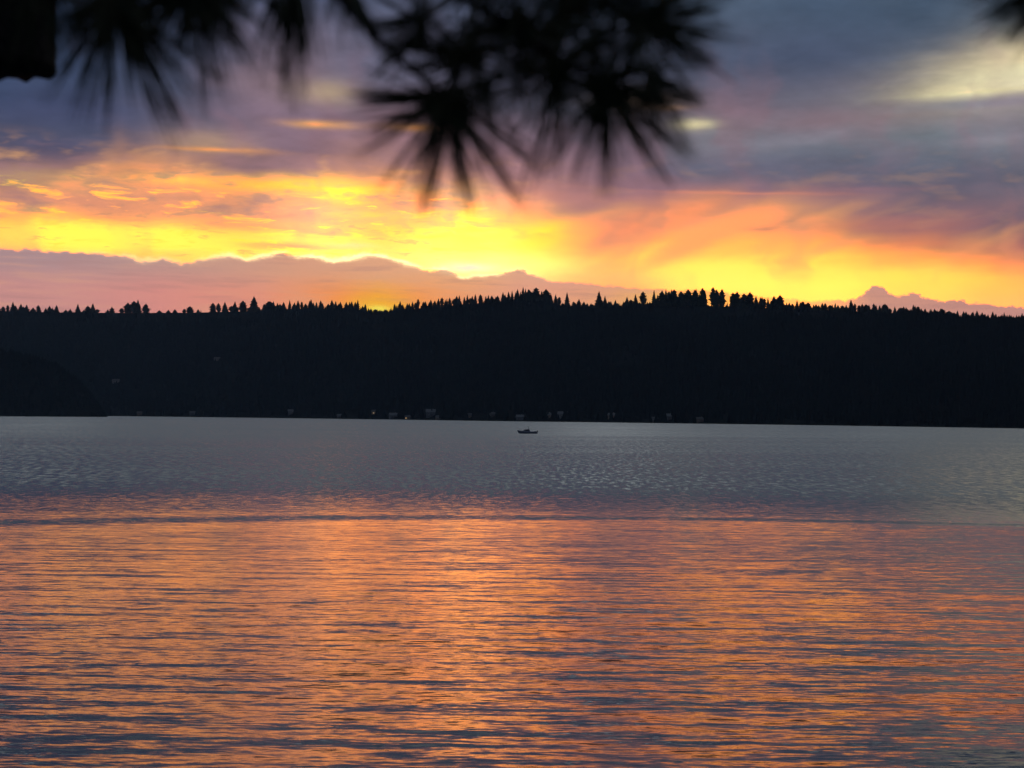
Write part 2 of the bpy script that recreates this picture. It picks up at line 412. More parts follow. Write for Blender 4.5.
# ------------------------------------------------------------------ water
def water_nodes(g, b):
    geo = g.new('ShaderNodeNewGeometry')
    x, y, z = g.sep(E(g, geo.outputs['Position']))
    dist = g.m('SQRT', x * x + y * y)
    # slow wandering of everything along the shore
    wob = g.noise(g.xyz(x * 0.02, y * 0.03, 0.0), 1.0, 2.0, 0.5)
    # swell: long crests parallel to the shore
    xs = x + (wob - 0.5) * 10; ys = y + x * 0.02
    n1 = g.noise(g.xyz(xs * 0.12, ys * 1.0, 1.0), 1.0, 2.0, 0.5)
    n2 = g.noise(g.xyz(xs * 0.30, ys * 2.5, 5.0), 1.0, 3.0, 0.55)
    n3 = g.noise(g.xyz(x * 1.15, y * 5.5, 9.0), 1.0, 4.0, 0.62, color=True)
    n3x, n3y, n3z = g.sep(n3)
    npatch = g.noise(g.xyz(x * 0.006, y * 0.02, 12.0), 1.0, 3.0, 0.55)
    # wind-ruffled water beyond the calm inshore belt
    lim = 149.0 - x * 0.12 + (npatch - 0.5) * 44
    wind = g.step(dist - lim, -40.0, 30.0)
    near = g.step(dist, 96.0, 28.0)
    a1 = 0.07 + near * 0.25
    a2 = 0.07 + near * 0.17
    a3 = 0.13 + near * 0.17
    w1 = (n1 - 0.5) * a1 + (n2 - 0.5) * a2
    w1 = g.m('MAXIMUM', w1, 0.0) + g.m('MINIMUM', w1, 0.0) * 0.45        # peaked crests, flat backs
    strip = g.step(dist, 106.0, 124.0)
    calm = 0.038 - near * 0.068 + strip * 0.034 + w1 + (n3y - 0.5) * (a3 + strip * 0.14)
    n4 = g.noise(g.xyz(x * 1.2, y * 0.26, 3.0), 1.0, 4.0, 0.65)
    far = g.step(dist, 170.0, 700.0)
    ruff = 0.140 + (n3y - 0.5) * 0.36 + (n4 - 0.5) * 0.62 + (npatch - 0.5) * 0.10 + far * 0.055
    ruff = g.m('MAXIMUM', ruff, 0.095)
    # wake of a passed boat, one long low wave
    wl = 110.5 + x * 0.085 + (g.noise(g.xyz(x * 0.05, 0.0, 2.0), 1.0, 3.0, 0.5) - 0.5) * 1.5
    wd = (dist - wl)
    ww = g.step(x, 30.0, -34.0) * 1.7 + 0.5 + g.noise(g.xyz(x * 0.15, 9.0, 2.0), 1.0, 3.0, 0.6) * 1.2
    wk = g.m('EXPONENT', (wd / ww) * (wd / ww) * -1.0) * g.step(g.noise(g.xyz(x * 0.12, 4.0, 2.0), 1.0, 3.0, 0.6), 0.26, 0.52)
    sy = calm + (ruff - calm) * wind + wk * (0.068 + (n3y - 0.5) * 0.25 + (n2 - 0.5) * 0.25)
    n5 = g.noise(g.xyz(x * 1.7 + 31.0, y * 7.0, 6.0), 1.0, 2.0, 0.6)
    glint = g.step(n5, 0.55, 0.64) * g.step(n1 + (n2 - 0.5) * 0.5, 0.47, 0.60) * near
    sy = sy + glint * 0.30
    sx = (n3x - 0.5) * (0.16 + wind * 0.25) + (n2 - 0.5) * 0.05
    nv = g.vm('NORMALIZE', g.xyz(sx, sy * -1.0, 1.0))
    g.put(b.inputs['Normal'], nv)
    b.inputs['Base Color'].default_value = (0.034, 0.050, 0.080, 1)
    b.inputs['IOR'].default_value = 1.33
    b.inputs['Specular IOR Level'].default_value = 0.5
    b.inputs['Roughness'].default_value = 0.11
m_water = mat('lake_water', (0.01, 0.02, 0.03), 0.05, water_nodes, spec=0.5)
WR = 9000.0
water = link('lake_water', [(-WR, -WR, 0), (WR, -WR, 0), (WR, WR, 0), (-WR, WR, 0)], [(0, 1, 2, 3)], m_water)
tag(water, 'rippled lake reflecting the orange sunset, ruffled and grey farther out', kind='structure')

# ------------------------------------------------------------------ far hills
def interp(x, P):
    return float(np.interp(x, [p[0] for p in P], [p[1] for p in P]))
RIDGE = [(-400,318),(-200,312),(-60,310),(0,311),(60,312.5),(140,313),(200,312.5),(250,311),(300,309),(350,309),(378,313),(396,311),(430,307),(470,304),(510,301),
 (545,301),(562,306),(600,307),(650,306),(700,305.5),(760,308),(800,309.5),(850,311),(900,313.5),(950,317),(1000,320),(1024,321.5),(1150,328),(1400,338)]
SHORE = [(-400,3300),(0,3000),(120,2900),(512,1950),(1024,1420),(1400,1250)]
def a2px(a): return W / 2 + math.tan(a) * FPX
def ridge_el(px): return azel(px, interp(px, RIDGE))[1]
def r_shore(px): return interp(px, SHORE) + 14 * mnoise.noise(Vector((px * 0.02, 0, 0)))
def r_ridge(px): return r_shore(px) + interp(px, [(-400,900),(0,850),(512,760),(1024,720),(1400,700)])
def ridge_pt(px):
    r = r_ridge(px); a = azel(px, 300)[0]
    z = CAM_H + r * math.tan(ridge_el(px))
    return a, r, z
def terrain_z(px, t):
    """t: 0 at the shore, 1 at the ridge"""
    a, r, z = ridge_pt(px)
    rs = r_shore(px)
    if t <= 0: return t * 30
    if t > 1: return z * (1 - 0.35 * (t - 1)) - (t - 1) * 40
    p = 0.78 * t + 0.22 * math.sin(t * math.pi / 2) ** 1.5
    bump = 16 * mnoise.fractal(Vector((px * 0.012, t * 3.0, 0)), 0.8, 2.0, 4) * math.sin(math.pi * min(t, 1))
    return max(2.0 * min(t * 60, 1), z * p + bump)
NA, NT = 420, 70
vs, fs = [], []
angs = np.linspace(math.radians(-33), math.radians(33), NA)
ts = list(np.linspace(-0.03, 0, 4)[:-1]) + list(np.linspace(0, 1, NT - 14)) + list(np.linspace(1, 1.9, 12)[1:])
for a in angs:
    px = a2px(a); rs, rr = r_shore(px), r_ridge(px)
    for t in ts:
        r = rs + (rr - rs) * t
        vs.append((r * math.sin(a), r * math.cos(a), terrain_z(px, t)))
n = len(ts)
for i in range(NA - 1):
    for j in range(n - 1):
        fs.append((i*n+j, (i+1)*n+j, (i+1)*n+j+1, i*n+j+1))
m_hill = mat('hill_ground', (0.03, 0.03, 0.02), 0.95, noisy((0.006, 0.007, 0.006), (0.009, 0.009, 0.008), 0.012, 0.45, 0.62), spec=0.0)
hill = link('hills', vs, fs, m_hill, smooth=True)
tag(hill, 'long dark wooded hillside across the lake', kind='structure')

def hill_pos(px, t):
    a = azel(px, 380)[0]; px2 = a2px(a)
    r = r_shore(px2) + (r_ridge(px2) - r_shore(px2)) * t
    return Vector((r * math.sin(a), r * math.cos(a), terrain_z(px2, t)))

m_forest = mat('conifer_forest', (0.02, 0.03, 0.015), 0.95, noisy((0.006, 0.008, 0.007), (0.008, 0.010, 0.008), 0.02), spec=0.0)
def crown_mesh(mb, p, h, w, n=6, seed=0):
    """small conifer of two ragged tiers, for the mass of the forest"""
    a0 = random.random() * 6.28
    v = []
    for (zf, rf) in ((0.08, 1.0), (0.45, .62)):
        for k in range(n):
            rr = w * rf * random.uniform(.75, 1.2)
            v.append((p[0] + rr * math.cos(a0 + 6.283 * k / n), p[1] + rr * math.sin(a0 + 6.283 * k / n), p[2] + h * (zf + random.uniform(-.06, .06))))
    v.append((p[0] + random.uniform(-.15, .15) * w, p[1], p[2] + h))
    f = [(k, (k+1) % n, n + (k+1) % n, n + k) for k in range(n)] + [(n + k, n + (k+1) % n, 2*n) for k in range(n)]
    mb.add(v, f)
mb = MB()
cnt = 0
while cnt < 26000:
    px = random.uniform(-130, 1160); t = random.random() ** 0.8 * 1.02
    if t > 0.985: continue
    clear = mnoise.noise(Vector((px * 0.012, t * 7.0, 3.0)))
    gap = 0.5
    if t > 0.84 and (590 < px < 870 or 90 < px < 260): gap = -0.25
    if 0.72 < t < 0.8 and 180 < px < 420: gap = 0.0
    if clear > gap and random.random() < 0.9: continue
    p = hill_pos(px, t)
    hh = random.uniform(8, 17) * (1.0 if t < .93 else .7)
    crown_mesh(mb, (p.x, p.y, p.z - 1), hh, hh * random.uniform(.17, .28)); cnt += 1
forest = mb.build('forest', m_forest)
tag(forest, 'dense dark conifer forest covering the far hillside', 'forest', kind='stuff')

# ------------------------------------------------------------------ headland at the left
HTOP = [(-260,330),(-120,338),(0,349),(33,355),(55,362),(73,375),(88,388),(100,402),(108,414.5)]
HR = 2350.0
vs, fs = [], []
xs_ = np.linspace(-260, 110, 90); NJ = 16
for px in xs_:
    a = azel(px, 400)[0]; top = azel(px, interp(px, HTOP) + 5)[1]
    zt = max(CAM_H + (HR + 200) * math.tan(top), 0.5)
    for j in range(NJ):
        t = j / (NJ - 1)
        r = HR + 14 * mnoise.noise(Vector((px * .03, 0, 5))) + t * 420
        z = zt * math.sin(min(t / 0.5, 1) * math.pi / 2) if t <= .5 else zt * (1 - .9 * (t - .5) / .5)
        z = z + (-2.0 if j == 0 else 0) + (-3 if px > 108.5 else 0)
        vs.append((r * math.sin(a), r * math.cos(a), z))
for i in range(len(xs_) - 1):
    for j in range(NJ - 1):
        fs.append((i*NJ+j, (i+1)*NJ+j, (i+1)*NJ+j+1, i*NJ+j+1))
headl = link('headland_terrain', vs, fs, m_hill, smooth=True)
tag(headl, 'low black headland sloping into the lake at the left', kind='structure')
m_forest2 = mat('headland_forest', (0.012, 0.016, 0.010), 0.95, noisy((0.003, 0.005, 0.004), (0.006, 0.008, 0.006), 0.02), spec=0.0)
mb = MB()
for _ in range(4200):
    px = random.uniform(-240, 107); t = random.uniform(0.0, 0.75)
    a = azel(px, 400)[0]; top = azel(px, interp(px, HTOP) + 5)[1]
    zt = max(CAM_H + (HR + 200) * math.tan(top), 0.5)
    r = HR + 6 + t * 420
    z = zt * math.sin(min(t / 0.5, 1) * math.pi / 2) if t <= .5 else zt * (1 - .9 * (t - .5) / .5)
    hh = random.uniform(7, 14) * min(1, 0.35 + (108 - px) / 40)
    crown_mesh(mb, (r * math.sin(a), r * math.cos(a), z - .5), hh, hh * .24)
tag(mb.build('headland_forest', m_forest2), 'black mass of conifers on the near headland', 'forest', kind='stuff')

# ------------------------------------------------------------------ conifers along the ridge
m_crown = mat('conifer_needles', (0.02, 0.03, 0.015), 0.9, noisy((0.012, 0.020, 0.010), (0.030, 0.038, 0.020), 0.4), spec=0.0)
m_bark = mat('conifer_bark', (0.05, 0.035, 0.025), 0.95, noisy((0.035, 0.025, 0.018), (0.08, 0.05, 0.035), 2.0), spec=0.1)
def crown_data(kind, seed):
    """unit crown (height 1 from the ground, radius about 1) made of drooping bough blades"""
    rd = random.Random(seed); v, f = [], []
    spans = {'spire': (0.06, 1.0), 'pine': (0.10, 1.0), 'broad': (0.06, 1.0)}[kind]
    nl = {'spire': 22, 'pine': 18, 'broad': 18}[kind]
    for L in range(nl):
        t = L / (nl - 1)
        z = spans[0] + (spans[1] - spans[0]) * t
        if kind == 'spire': rad = (1 - t) ** 0.85 * (0.9 + .3 * rd.random()) + 0.03
        elif kind == 'pine': rad = math.sin(math.pi * (0.12 + 0.86 * t)) ** 0.7 * (0.62 + .45 * rd.random()) + 0.04
        else: rad = (math.sin(math.pi * (0.25 + 0.74 * t)) ** 0.8) * (0.75 + .4 * rd.random()) + 0.04
        nb = 9
        for k in range(nb):
            if rd.random() < 0.14: continue
            a = 6.283 * (k + rd.random()) / nb; r = rad * rd.uniform(.6, 1.15); wd = 0.42 * r + .05
            c, s = math.cos(a), math.sin(a); dz_ = rd.uniform(-0.045, 0.0) if kind == 'spire' else rd.uniform(-.02, .045)
            th = 0.045
            o = len(v)
            v += [(0, 0, z + th), (0, 0, z - th), (c*r*.6 - s*wd, s*r*.6 + c*wd, z + dz_*.5), (c*r*.6 + s*wd, s*r*.6 - c*wd, z + dz_*.5),
                  (c*r, s*r, z + dz_), (c*r*.6, s*r*.6, z + th*.9), (c*r*.55, s*r*.55, z - th*1.2)]
            f += [(o, o+2, o+5), (o, o+5, o+3), (o+2, o+4, o+5), (o+3, o+5, o+4), (o+1, o+6, o+2), (o+1, o+3, o+6), (o+2, o+6, o+4), (o+3, o+4, o+6)]
    # leader
    o = len(v); v += [(.05, 0, spans[1]-.08), (-.04, .05, spans[1]-.08), (-.04, -.05, spans[1]-.08), (0, 0, spans[1]+.02)]
    f += [(o, o+1, o+3), (o+1, o+2, o+3), (o+2, o, o+3)]
    return v, f
def trunk_data():
    m = MB(); m.tube([(0,0,-.08),(0,0,.3),(0.01,0,.6),(0,0,.97)], [.10,.08,.05,.008], 6); return m.v, m.f
CM, TM = {}, None
for kind in ('spire', 'pine', 'broad'):
    for q in range(4):
        v, f = crown_data(kind, q * 7 + len(kind))
        me = bpy.data.meshes.new('crown'); me.from_pydata(v, [], f); me.materials.append(m_crown); CM[kind, q] = me
v, f = trunk_data(); TM = bpy.data.meshes.new('trunk'); TM.from_pydata(v, [], f); TM.materials.append(m_bark)
KIND_NAME = {'spire': 'fir_tree', 'pine': 'pine_tree', 'broad': 'pine_tree'}
def ridge_tree(px, ytop, kind, wpx, label, group=None):
    a, r, z = ridge_pt(px); r = r - random.uniform(2, 14)
    mpp = r / FPX
    # the hillside under the tree
    t = (r - r_shore(px)) / (r_ridge(px) - r_shore(px))
    z = terrain_z(px, t)
    ztop = CAM_H + r * math.tan(azel(px, ytop)[1])
    h = max(ztop - z, 3.0)
    root = empty(KIND_NAME[kind], (r * math.sin(a), r * math.cos(a), z - .3), random.uniform(0, 6.28))
    tag(root, label, 'tree', group)
    w = wpx * mpp / 2 * (1.35 if kind == 'spire' else 1.3)
    for nm, me in (('trunk', TM), ('crown', CM[kind, random.randrange(4)])):
        o = bpy.data.objects.new(nm, me); COL.objects.link(o); o.parent = root
        o.scale = (w, w, h) if nm == 'crown' else (h * .2, h * .2, h)
    return root
GR = 'conifers standing along the ridge'
# trees one can pick out: x, top y, kind, width
SPEC = [
 (13,302,'spire',5,'tallest conifer at the far left end of the ridge'),
 (78,304,'spire',5,'lone pointed fir left of the low ridge clump above the headland'),
 (93,303.5,'spire',6,'pointed fir with a bushy neighbour on the left ridge'),
 (88,306,'broad',7,'bushy short tree beside a pointed fir on the left ridge'),
 (112,306.5,'spire',4,'slim fir alone between the two left ridge clumps'),
 (128,303,'broad',8,'left tree of the dense dark clump on the left ridge'),
 (134,301.5,'pine',8,'middle tree of the dense dark clump on the left ridge'),
 (138,300,'spire',7,'tallest tree of the dense dark clump on the left ridge'),
 (146,304,'broad',7,'stout tree just right of the dense clump on the left ridge'),
 (190,306.5,'broad',7,'round low tree at the right end of the bare ridge stretch'),
 (213,303,'broad',6,'left of two stocky trees after the bare stretch of ridge'),
 (218.5,303.5,'pine',5,'right of two stocky trees after the bare stretch of ridge'),
 (225,302,'spire',6,'pointed fir between stocky pair and tall left-centre fir'),
 (235,301.5,'spire',6,'separate pointed fir third left of the tall broad fir'),
 (243,301,'broad',8,'bushy tree directly left of the tall broad fir'),
 (254,296.5,'spire',10,'tall broad fir topping the left half of the ridge'),
 (270,301.5,'broad',11,'wide rounded tree right of the tall broad fir'),
 (311,299.5,'spire',6,'highest fir in the low treeline before the orange gap'),
 (523,287,'spire',5,'sharp spire rising highest from the central knoll'),
 (536,288,'pine',8,'bushy pine just right of the sharp spire on the knoll'),
 (546,289.5,'broad',10,'wide crown at the right shoulder of the central knoll'),
 (529,290,'broad',7,'low round crown between spire and bushy pine on the knoll'),
 (567,292.5,'spire',6,'pointed fir on the step down right of the knoll'),
 (599,291.5,'spire',8,'tall pointed fir standing between the knoll and the pine row'),
 (605,296,'spire',5,'shorter fir leaning close to a tall pointed fir'),
 (579,299,'spire',5,'small fir halfway between knoll and tall pointed fir'),
 (627,297,'spire',6,'first small fir of the row leading to the tall pines'),
 (635.5,294.5,'spire',6,'second fir of the row leading to the tall pines'),
 (643,292,'pine',7,'bushy third tree of the row leading to the tall pines'),
 (654,290,'spire',5,'slim tall fir just left of the dense pine block'),
 (662,291,'broad',8,'left edge tree of the dense tall pine block'),
 (669,292,'pine',8,'second tree in the dense tall pine block'),
 (674,290,'pine',9,'third tree in the dense tall pine block'),
 (681,291.5,'broad',9,'fourth tree in the dense tall pine block'),
 (688,290,'pine',10,'fifth tree in the dense tall pine block'),
 (695,290,'broad',9,'sixth tree in the dense tall pine block'),
 (702.5,288.8,'pine',8,'right edge tree of the dense tall pine block'),
 (713,287.8,'pine',8,'taller tree of the isolated pair between two sky gaps'),
 (716.5,290,'broad',8,'middle tree filling the isolated pair between two sky gaps'),
 (722,289.5,'broad',7,'right tree of the isolated pair between two sky gaps'),
 (733,293,'pine',7,'left tree of the broad block right of the isolated pair'),
 (737,292,'broad',9,'highest tree of the broad block right of the isolated pair'),
 (744,294,'pine',8,'middle tree of the broad block right of the isolated pair'),
 (750,292.5,'broad',9,'rounded right tree of the block right of the isolated pair'),
 (756,296,'spire',6,'lower fir closing the broad block on its right side'),
 (762,296.5,'spire',5,'narrow fir between broad block and rounded end pair'),
 (768,299,'spire',5,'small fir left of the rounded end pair'),
 (774,296.5,'pine',6,'left of the rounded end pair of the pine row'),
 (780,295.4,'broad',9,'right of the rounded end pair of the pine row'),
 (797,300.5,'spire',5,'pointed fir just right of the end of the pine row'),
 (808,302.5,'broad',6,'short bushy tree right of a pointed fir past the pine row'),
 (825,303,'spire',5,'pointed fir amid the low right treeline'),
 (851,299.5,'spire',5,'tallest fir of the low treeline left of the small cumulus'),
 (866,304.5,'broad',7,'bushy tree right below the small cumulus cloud'),
 (885,304,'broad',7,'rounded tree below right side of the small cumulus cloud'),
 (906,307,'spire',4,'thin fir near the slim forked tree on the right ridge'),
 (918,306.5,'pine',5,'slim ragged pine standing alone on the right ridge'),
 (937,311,'broad',8,'bushy left tree of the raised clump on the right ridge'),
 (942,309,'pine',8,'top tree of the raised clump on the right ridge'),
 (949,311,'broad',8,'right tree of the raised clump on the right ridge'),
 (973,311.5,'spire',4,'thin pointed fir breaking the right end treeline'),
]
for s in SPEC: ridge_tree(*s, group=GR)
# the even treeline between them
def fill(x0, x1, n, hmin, hmax, label, kinds=('spire', 'spire', 'spire', 'spire', 'spire', 'pine')):
    for i in range(n):
        px = x0 + (x1 - x0) * (i + random.uniform(.1, .9)) / n
        gy = interp(px, RIDGE)
        ridge_tree(px, gy - random.uniform(hmin, hmax) * random.uniform(.75, 1.12), random.choice(kinds), random.uniform(3.4, 6.5), label, GR)
fill(-25, 60, 20, 4, 8.5, 'small dark conifer in the treeline above the left headland')
fill(60, 125, 9, 2.5, 5, 'tiny conifer scattered on the bare left ridge')
fill(150, 205, 5, 2.5, 4.5, 'tiny conifer on the barest stretch of the left ridge')
fill(205, 280, 8, 4, 7, 'small conifer filling the ridge beside the tall broad fir')
fill(262, 368, 30, 6, 10, 'small conifer of the even treeline left of the orange gap')
fill(368, 392, 6, 2.5, 4.5, 'stunted conifer in the orange gap of the ridge')
fill(392, 500, 34, 6, 10, 'conifer on the treeline climbing to the central knoll')
fill(500, 560, 18, 8, 12, 'conifer packed on the top of the central knoll')
fill(560, 660, 28, 3, 8, 'small conifer among the spaced firs right of the knoll')
fill(657, 706, 26, 11, 16, 'small conifer under the dense tall pine block')
fill(731, 785, 20, 5, 11.5, 'small conifer under the right pine block')
fill(785, 850, 20, 4.5, 8, 'small conifer just right of the pine row')
fill(850, 935, 24, 5, 9, 'small conifer on the ridge below the small cumulus cloud')
fill(935, 1045, 30, 4, 8, 'small conifer on the ridge falling to the right edge')

# ------------------------------------------------------------------ evening air over the lake
hz = MB(); hz.box(-4200, 4200, -60, 8200, -1.2, 420)
m_haze = bpy.data.materials.new('haze'); m_haze.use_nodes = True; ht = m_haze.node_tree; ht.nodes.clear()
hv = ht.nodes.new('ShaderNodeVolumePrincipled'); hv.inputs['Color'].default_value = (.50, .72, 1, 1); hv.inputs['Density'].default_value = 3.0e-5
ho = ht.nodes.new('ShaderNodeOutputMaterial'); ht.links.new(hv.outputs[0], ho.inputs['Volume'])
tag(hz.build('haze', m_haze), 'thin blue evening haze over the lake', kind='stuff')

# ------------------------------------------------------------------ houses along the far shore
m_wall_w = mat('painted_siding', (0.5, 0.52, 0.55), 0.7, noisy((0.07, 0.075, 0.085), (0.11, 0.115, 0.12), 1.5))
m_wall_b = mat('cedar_siding', (0.16, 0.11, 0.08), 0.8, noisy((0.12, 0.09, 0.07), (0.2, 0.15, 0.11), 1.5))
m_roof_g = mat('metal_roof', (0.30, 0.33, 0.38), 0.45, noisy((0.06, 0.07, 0.085), (0.10, 0.11, 0.12), 1.0), spec=0.2)
m_roof_d = mat('shingle_roof', (0.08, 0.08, 0.085), 0.9, noisy((0.06, 0.06, 0.065), (0.11, 0.11, 0.11), 3.0))
m_glass = mat('window_glass', (0.02, 0.025, 0.03), 0.08, spec=0.5)
m_frame = mat('white_trim', (0.75, 0.75, 0.73), 0.5)
m_door = mat('door_paint', (0.10, 0.06, 0.04), 0.5)
m_lit = bpy.data.materials.new('lit_window'); m_lit.use_nodes = True
_b = m_lit.node_tree.nodes['Principled BSDF']; _b.inputs['Emission Color'].default_value = (1, .55, .18, 1); _b.inputs['Emission Strength'].default_value = 0.9
def house(px, t, w, d, h, wall, roof, label, lit=False, rz=None):
    p = hill_pos(px, t); a = math.atan2(p.x, p.y)
    root = empty('house', (p.x, p.y, p.z - .2), -a + (rz or 0)); tag(root, label, 'house', 'houses along the far shore')
    m = MB(); m.box(-w/2, w/2, -d/2, d/2, -3, h)
    # gables
    m.add([(-w/2, -d/2, h), (-w/2, d/2, h), (-w/2, 0, h + d*.38)], [(0, 2, 1)]); m.add([(w/2, -d/2, h), (w/2, d/2, h), (w/2, 0, h + d*.38)], [(0, 1, 2)])
    m.build('wall', wall, root)
    m = MB(); e = .6; rh = d * .38; s = rh / (d/2)
    for sg in (-1, 1):
        y0 = sg * (d/2 + e); z0 = h - e * s + .03
        m.add([(-w/2-e, y0, z0), (w/2+e, y0, z0), (w/2+e, 0, h+rh+.05), (-w/2-e, 0, h+rh+.05),
               (-w/2-e, y0, z0+.25), (w/2+e, y0, z0+.25), (w/2+e, 0, h+rh+.3), (-w/2-e, 0, h+rh+.3)],
              [(0,1,2,3), (4,7,6,5), (0,4,5,1), (0,3,7,4), (1,5,6,2)])
    rf = m.build('roof', roof, root)
    m = MB(); m.box(w*.22, w*.22 + .8, .4, 1.2, h + rh*.4, h + rh + 1.1); m.build('chimney', wall, rf)
    nw = max(2, int(w / 3.2)); fl = 1 if h < 4.5 else 2
    for k in range(fl):
        for i in range(nw):
            cx = -w/2 + w * (i + .5) / nw; z0 = 1.0 + k * 2.8
            if k == 0 and i == nw // 2:
                m = MB(); m.box(cx-.5, cx+.5, -d/2-.06, -d/2-.01, .2, 2.3); dd = m.build('door', m_door, root)
                m = MB(); m.box(cx+.3, cx+.4, -d/2-.12, -d/2-.065, 1.1, 1.3); m.build('handle', m_frame, dd)
                continue
            m = MB(); m.box(cx-.8, cx+.8, -d/2-.07, -d/2-.01, z0-.1, z0+1.4); wi = m.build('window', m_frame, root)
            m = MB(); m.box(cx-.7, cx+.7, -d/2-.1, -d/2-.075, z0, z0+1.3); m.build('pane', m_lit if (lit and k == 0 and i == 0) else m_glass, wi)
    return root
HS = [
 (140,.012,9,8,4,m_wall_b,m_roof_d,'small dim cabin at the waterline just right of the headland'),
 (193,.02,10,8,4,m_wall_w,m_roof_d,'faint pale cottage at the waterline well left of the lit houses'),
 (291,.03,9,8,5,m_wall_w,m_roof_g,'pale house above the waterline left of the two lit houses'),
 (340,.012,8,6,3.2,m_wall_w,m_roof_g,'low pale boathouse at the waterline left of the lit house'),
 (375,.05,9,7,4,m_wall_b,m_roof_d,'dark house up the bank with a glowing orange window'),
 (394,.018,13,9,4,m_wall_w,m_roof_g,'wide pale house with metal roof left of the large gabled house'),
 (408,.006,8,6,3.4,m_wall_b,m_roof_d,'dark cabin with a warm window at the waterline'),
 (431,.03,14,11,6.5,m_wall_w,m_roof_g,'largest pale gabled two-storey house on the far shore'),
 (439,.008,8,6,3.2,m_wall_b,m_roof_g,'low boathouse in front of the largest gabled house'),
 (469,.02,8,7,4,m_wall_b,m_roof_d,'dim house midway between gabled house and the motor boat'),
 (492,.03,9,7,4,m_wall_w,m_roof_d,'pale house on the bank left above the motor boat'),
 (520,.012,11,8,4,m_wall_w,m_roof_g,'pale low house on the shore directly behind the motor boat'),
 (548,.03,8,7,4,m_wall_b,m_roof_g,'dim house on the bank right of the motor boat'),
 (563,.032,13,9,5,m_wall_w,m_roof_g,'wide pale house among trees right of the motor boat'),
 (612,.03,9,7,4,m_wall_b,m_roof_g,'dim cabin between wide pale house and right cottages'),
 (655,.012,7,6,3.6,m_wall_w,m_roof_d,'small cottage at the waterline of the right cottage pair'),
 (669,.03,10,8,4.4,m_wall_w,m_roof_g,'upper pale cottage of the pair on the right shore'),
 (700,.012,8,6,3.6,m_wall_b,m_roof_d,'last dim cabin toward the right on the far shore'),
 (116,.30,15,9,4,m_wall_w,m_roof_d,'pale house alone halfway up the left hillside'),
 (217,.44,12,8,4,m_wall_w,m_roof_d,'faint house alone higher up the left hillside'),
]
for i, s in enumerate(HS): house(*s, lit=(s[0] in (375, 408)), rz=random.uniform(-.3, .3))

# ------------------------------------------------------------------ motor boat
m_hull = mat('boat_hull_paint', (0.20, 0.23, 0.28), 0.35, noisy((0.17, 0.2, 0.25), (0.23, 0.26, 0.31), 2.0), spec=0.5)
m_navy = mat('boat_canvas', (0.02, 0.03, 0.06), 0.8)
m_deck = mat('boat_deck', (0.45, 0.46, 0.48), 0.5)
m_dark = mat('outboard_black', (0.02, 0.02, 0.022), 0.4, spec=0.5)
m_steel = mat('stainless_rail', (0.5, 0.5, 0.5), 0.25); m_steel.node_tree.nodes['Principled BSDF'].inputs['Metallic'].default_value = 1
m_skin = mat('skin', (0.35, 0.2, 0.14), 0.6)
m_cloth = mat('dark_jacket', (0.03, 0.03, 0.05), 0.9)
p0 = at(527, 433.6, 1); d_ = pdir(527, 433.6); s_ = -CAM_H / d_.z
bp = Vector((0, 0, CAM_H)) + d_ * s_; bp.z = 0
boat = empty('motor_boat', bp, math.radians(4))
tag(boat, 'small dark cabin cruiser heading left on the open lake', 'boat')
# hull: stations along x, bow at -x
L = 8.8; st = []
for i in range(15):
    s = i / 14; x = -L/2 + L * s
    half = 1.35 * (1 - (1 - min(s / .55, 1)) ** 2.2) if s < .55 else 1.35 - .15 * (s - .55)
    half = max(half, .03)
    sheer = 1.55 - 1.15 * min(s / .75, 1) ** .8 + (.12 * s); sheer = max(sheer, .92)
    keel = -.35 + .75 * max(0, 1 - s / .18) ** 1.4
    chine = keel + (sheer - keel) * .42
    rake = -.35 * (1 - s)
    st.append([(x + .45*(1-s), 0, keel), (x + .25*(1-s), half * .82, chine), (x, half, sheer), (x, half * .9, sheer), (x, 0, sheer + .03),
               (x, -half * .9, sheer), (x, -half, sheer), (x + .25*(1-s), -half * .82, chine)])
v = [p for r in st for p in r]; f = []
for i in range(14):
    for k in range(8): f.append((i*8+k, i*8+(k+1) % 8, (i+1)*8+(k+1) % 8, (i+1)*8+k))
f.append(tuple(range(8))); f.append(tuple(14*8 + k for k in range(7, -1, -1)))
hull = link('hull', v, f, m_hull, boat)
m = MB()
for i in range(14):
    a, b = st[i][2], st[i+1][2]
    for sg in (1, -1):
        m.tube([(a[0], sg*a[1], a[2]+.01), (b[0], sg*b[1], b[2]+.01)], [.045, .045], 5)
m.build('rub_rail', m_deck, hull)
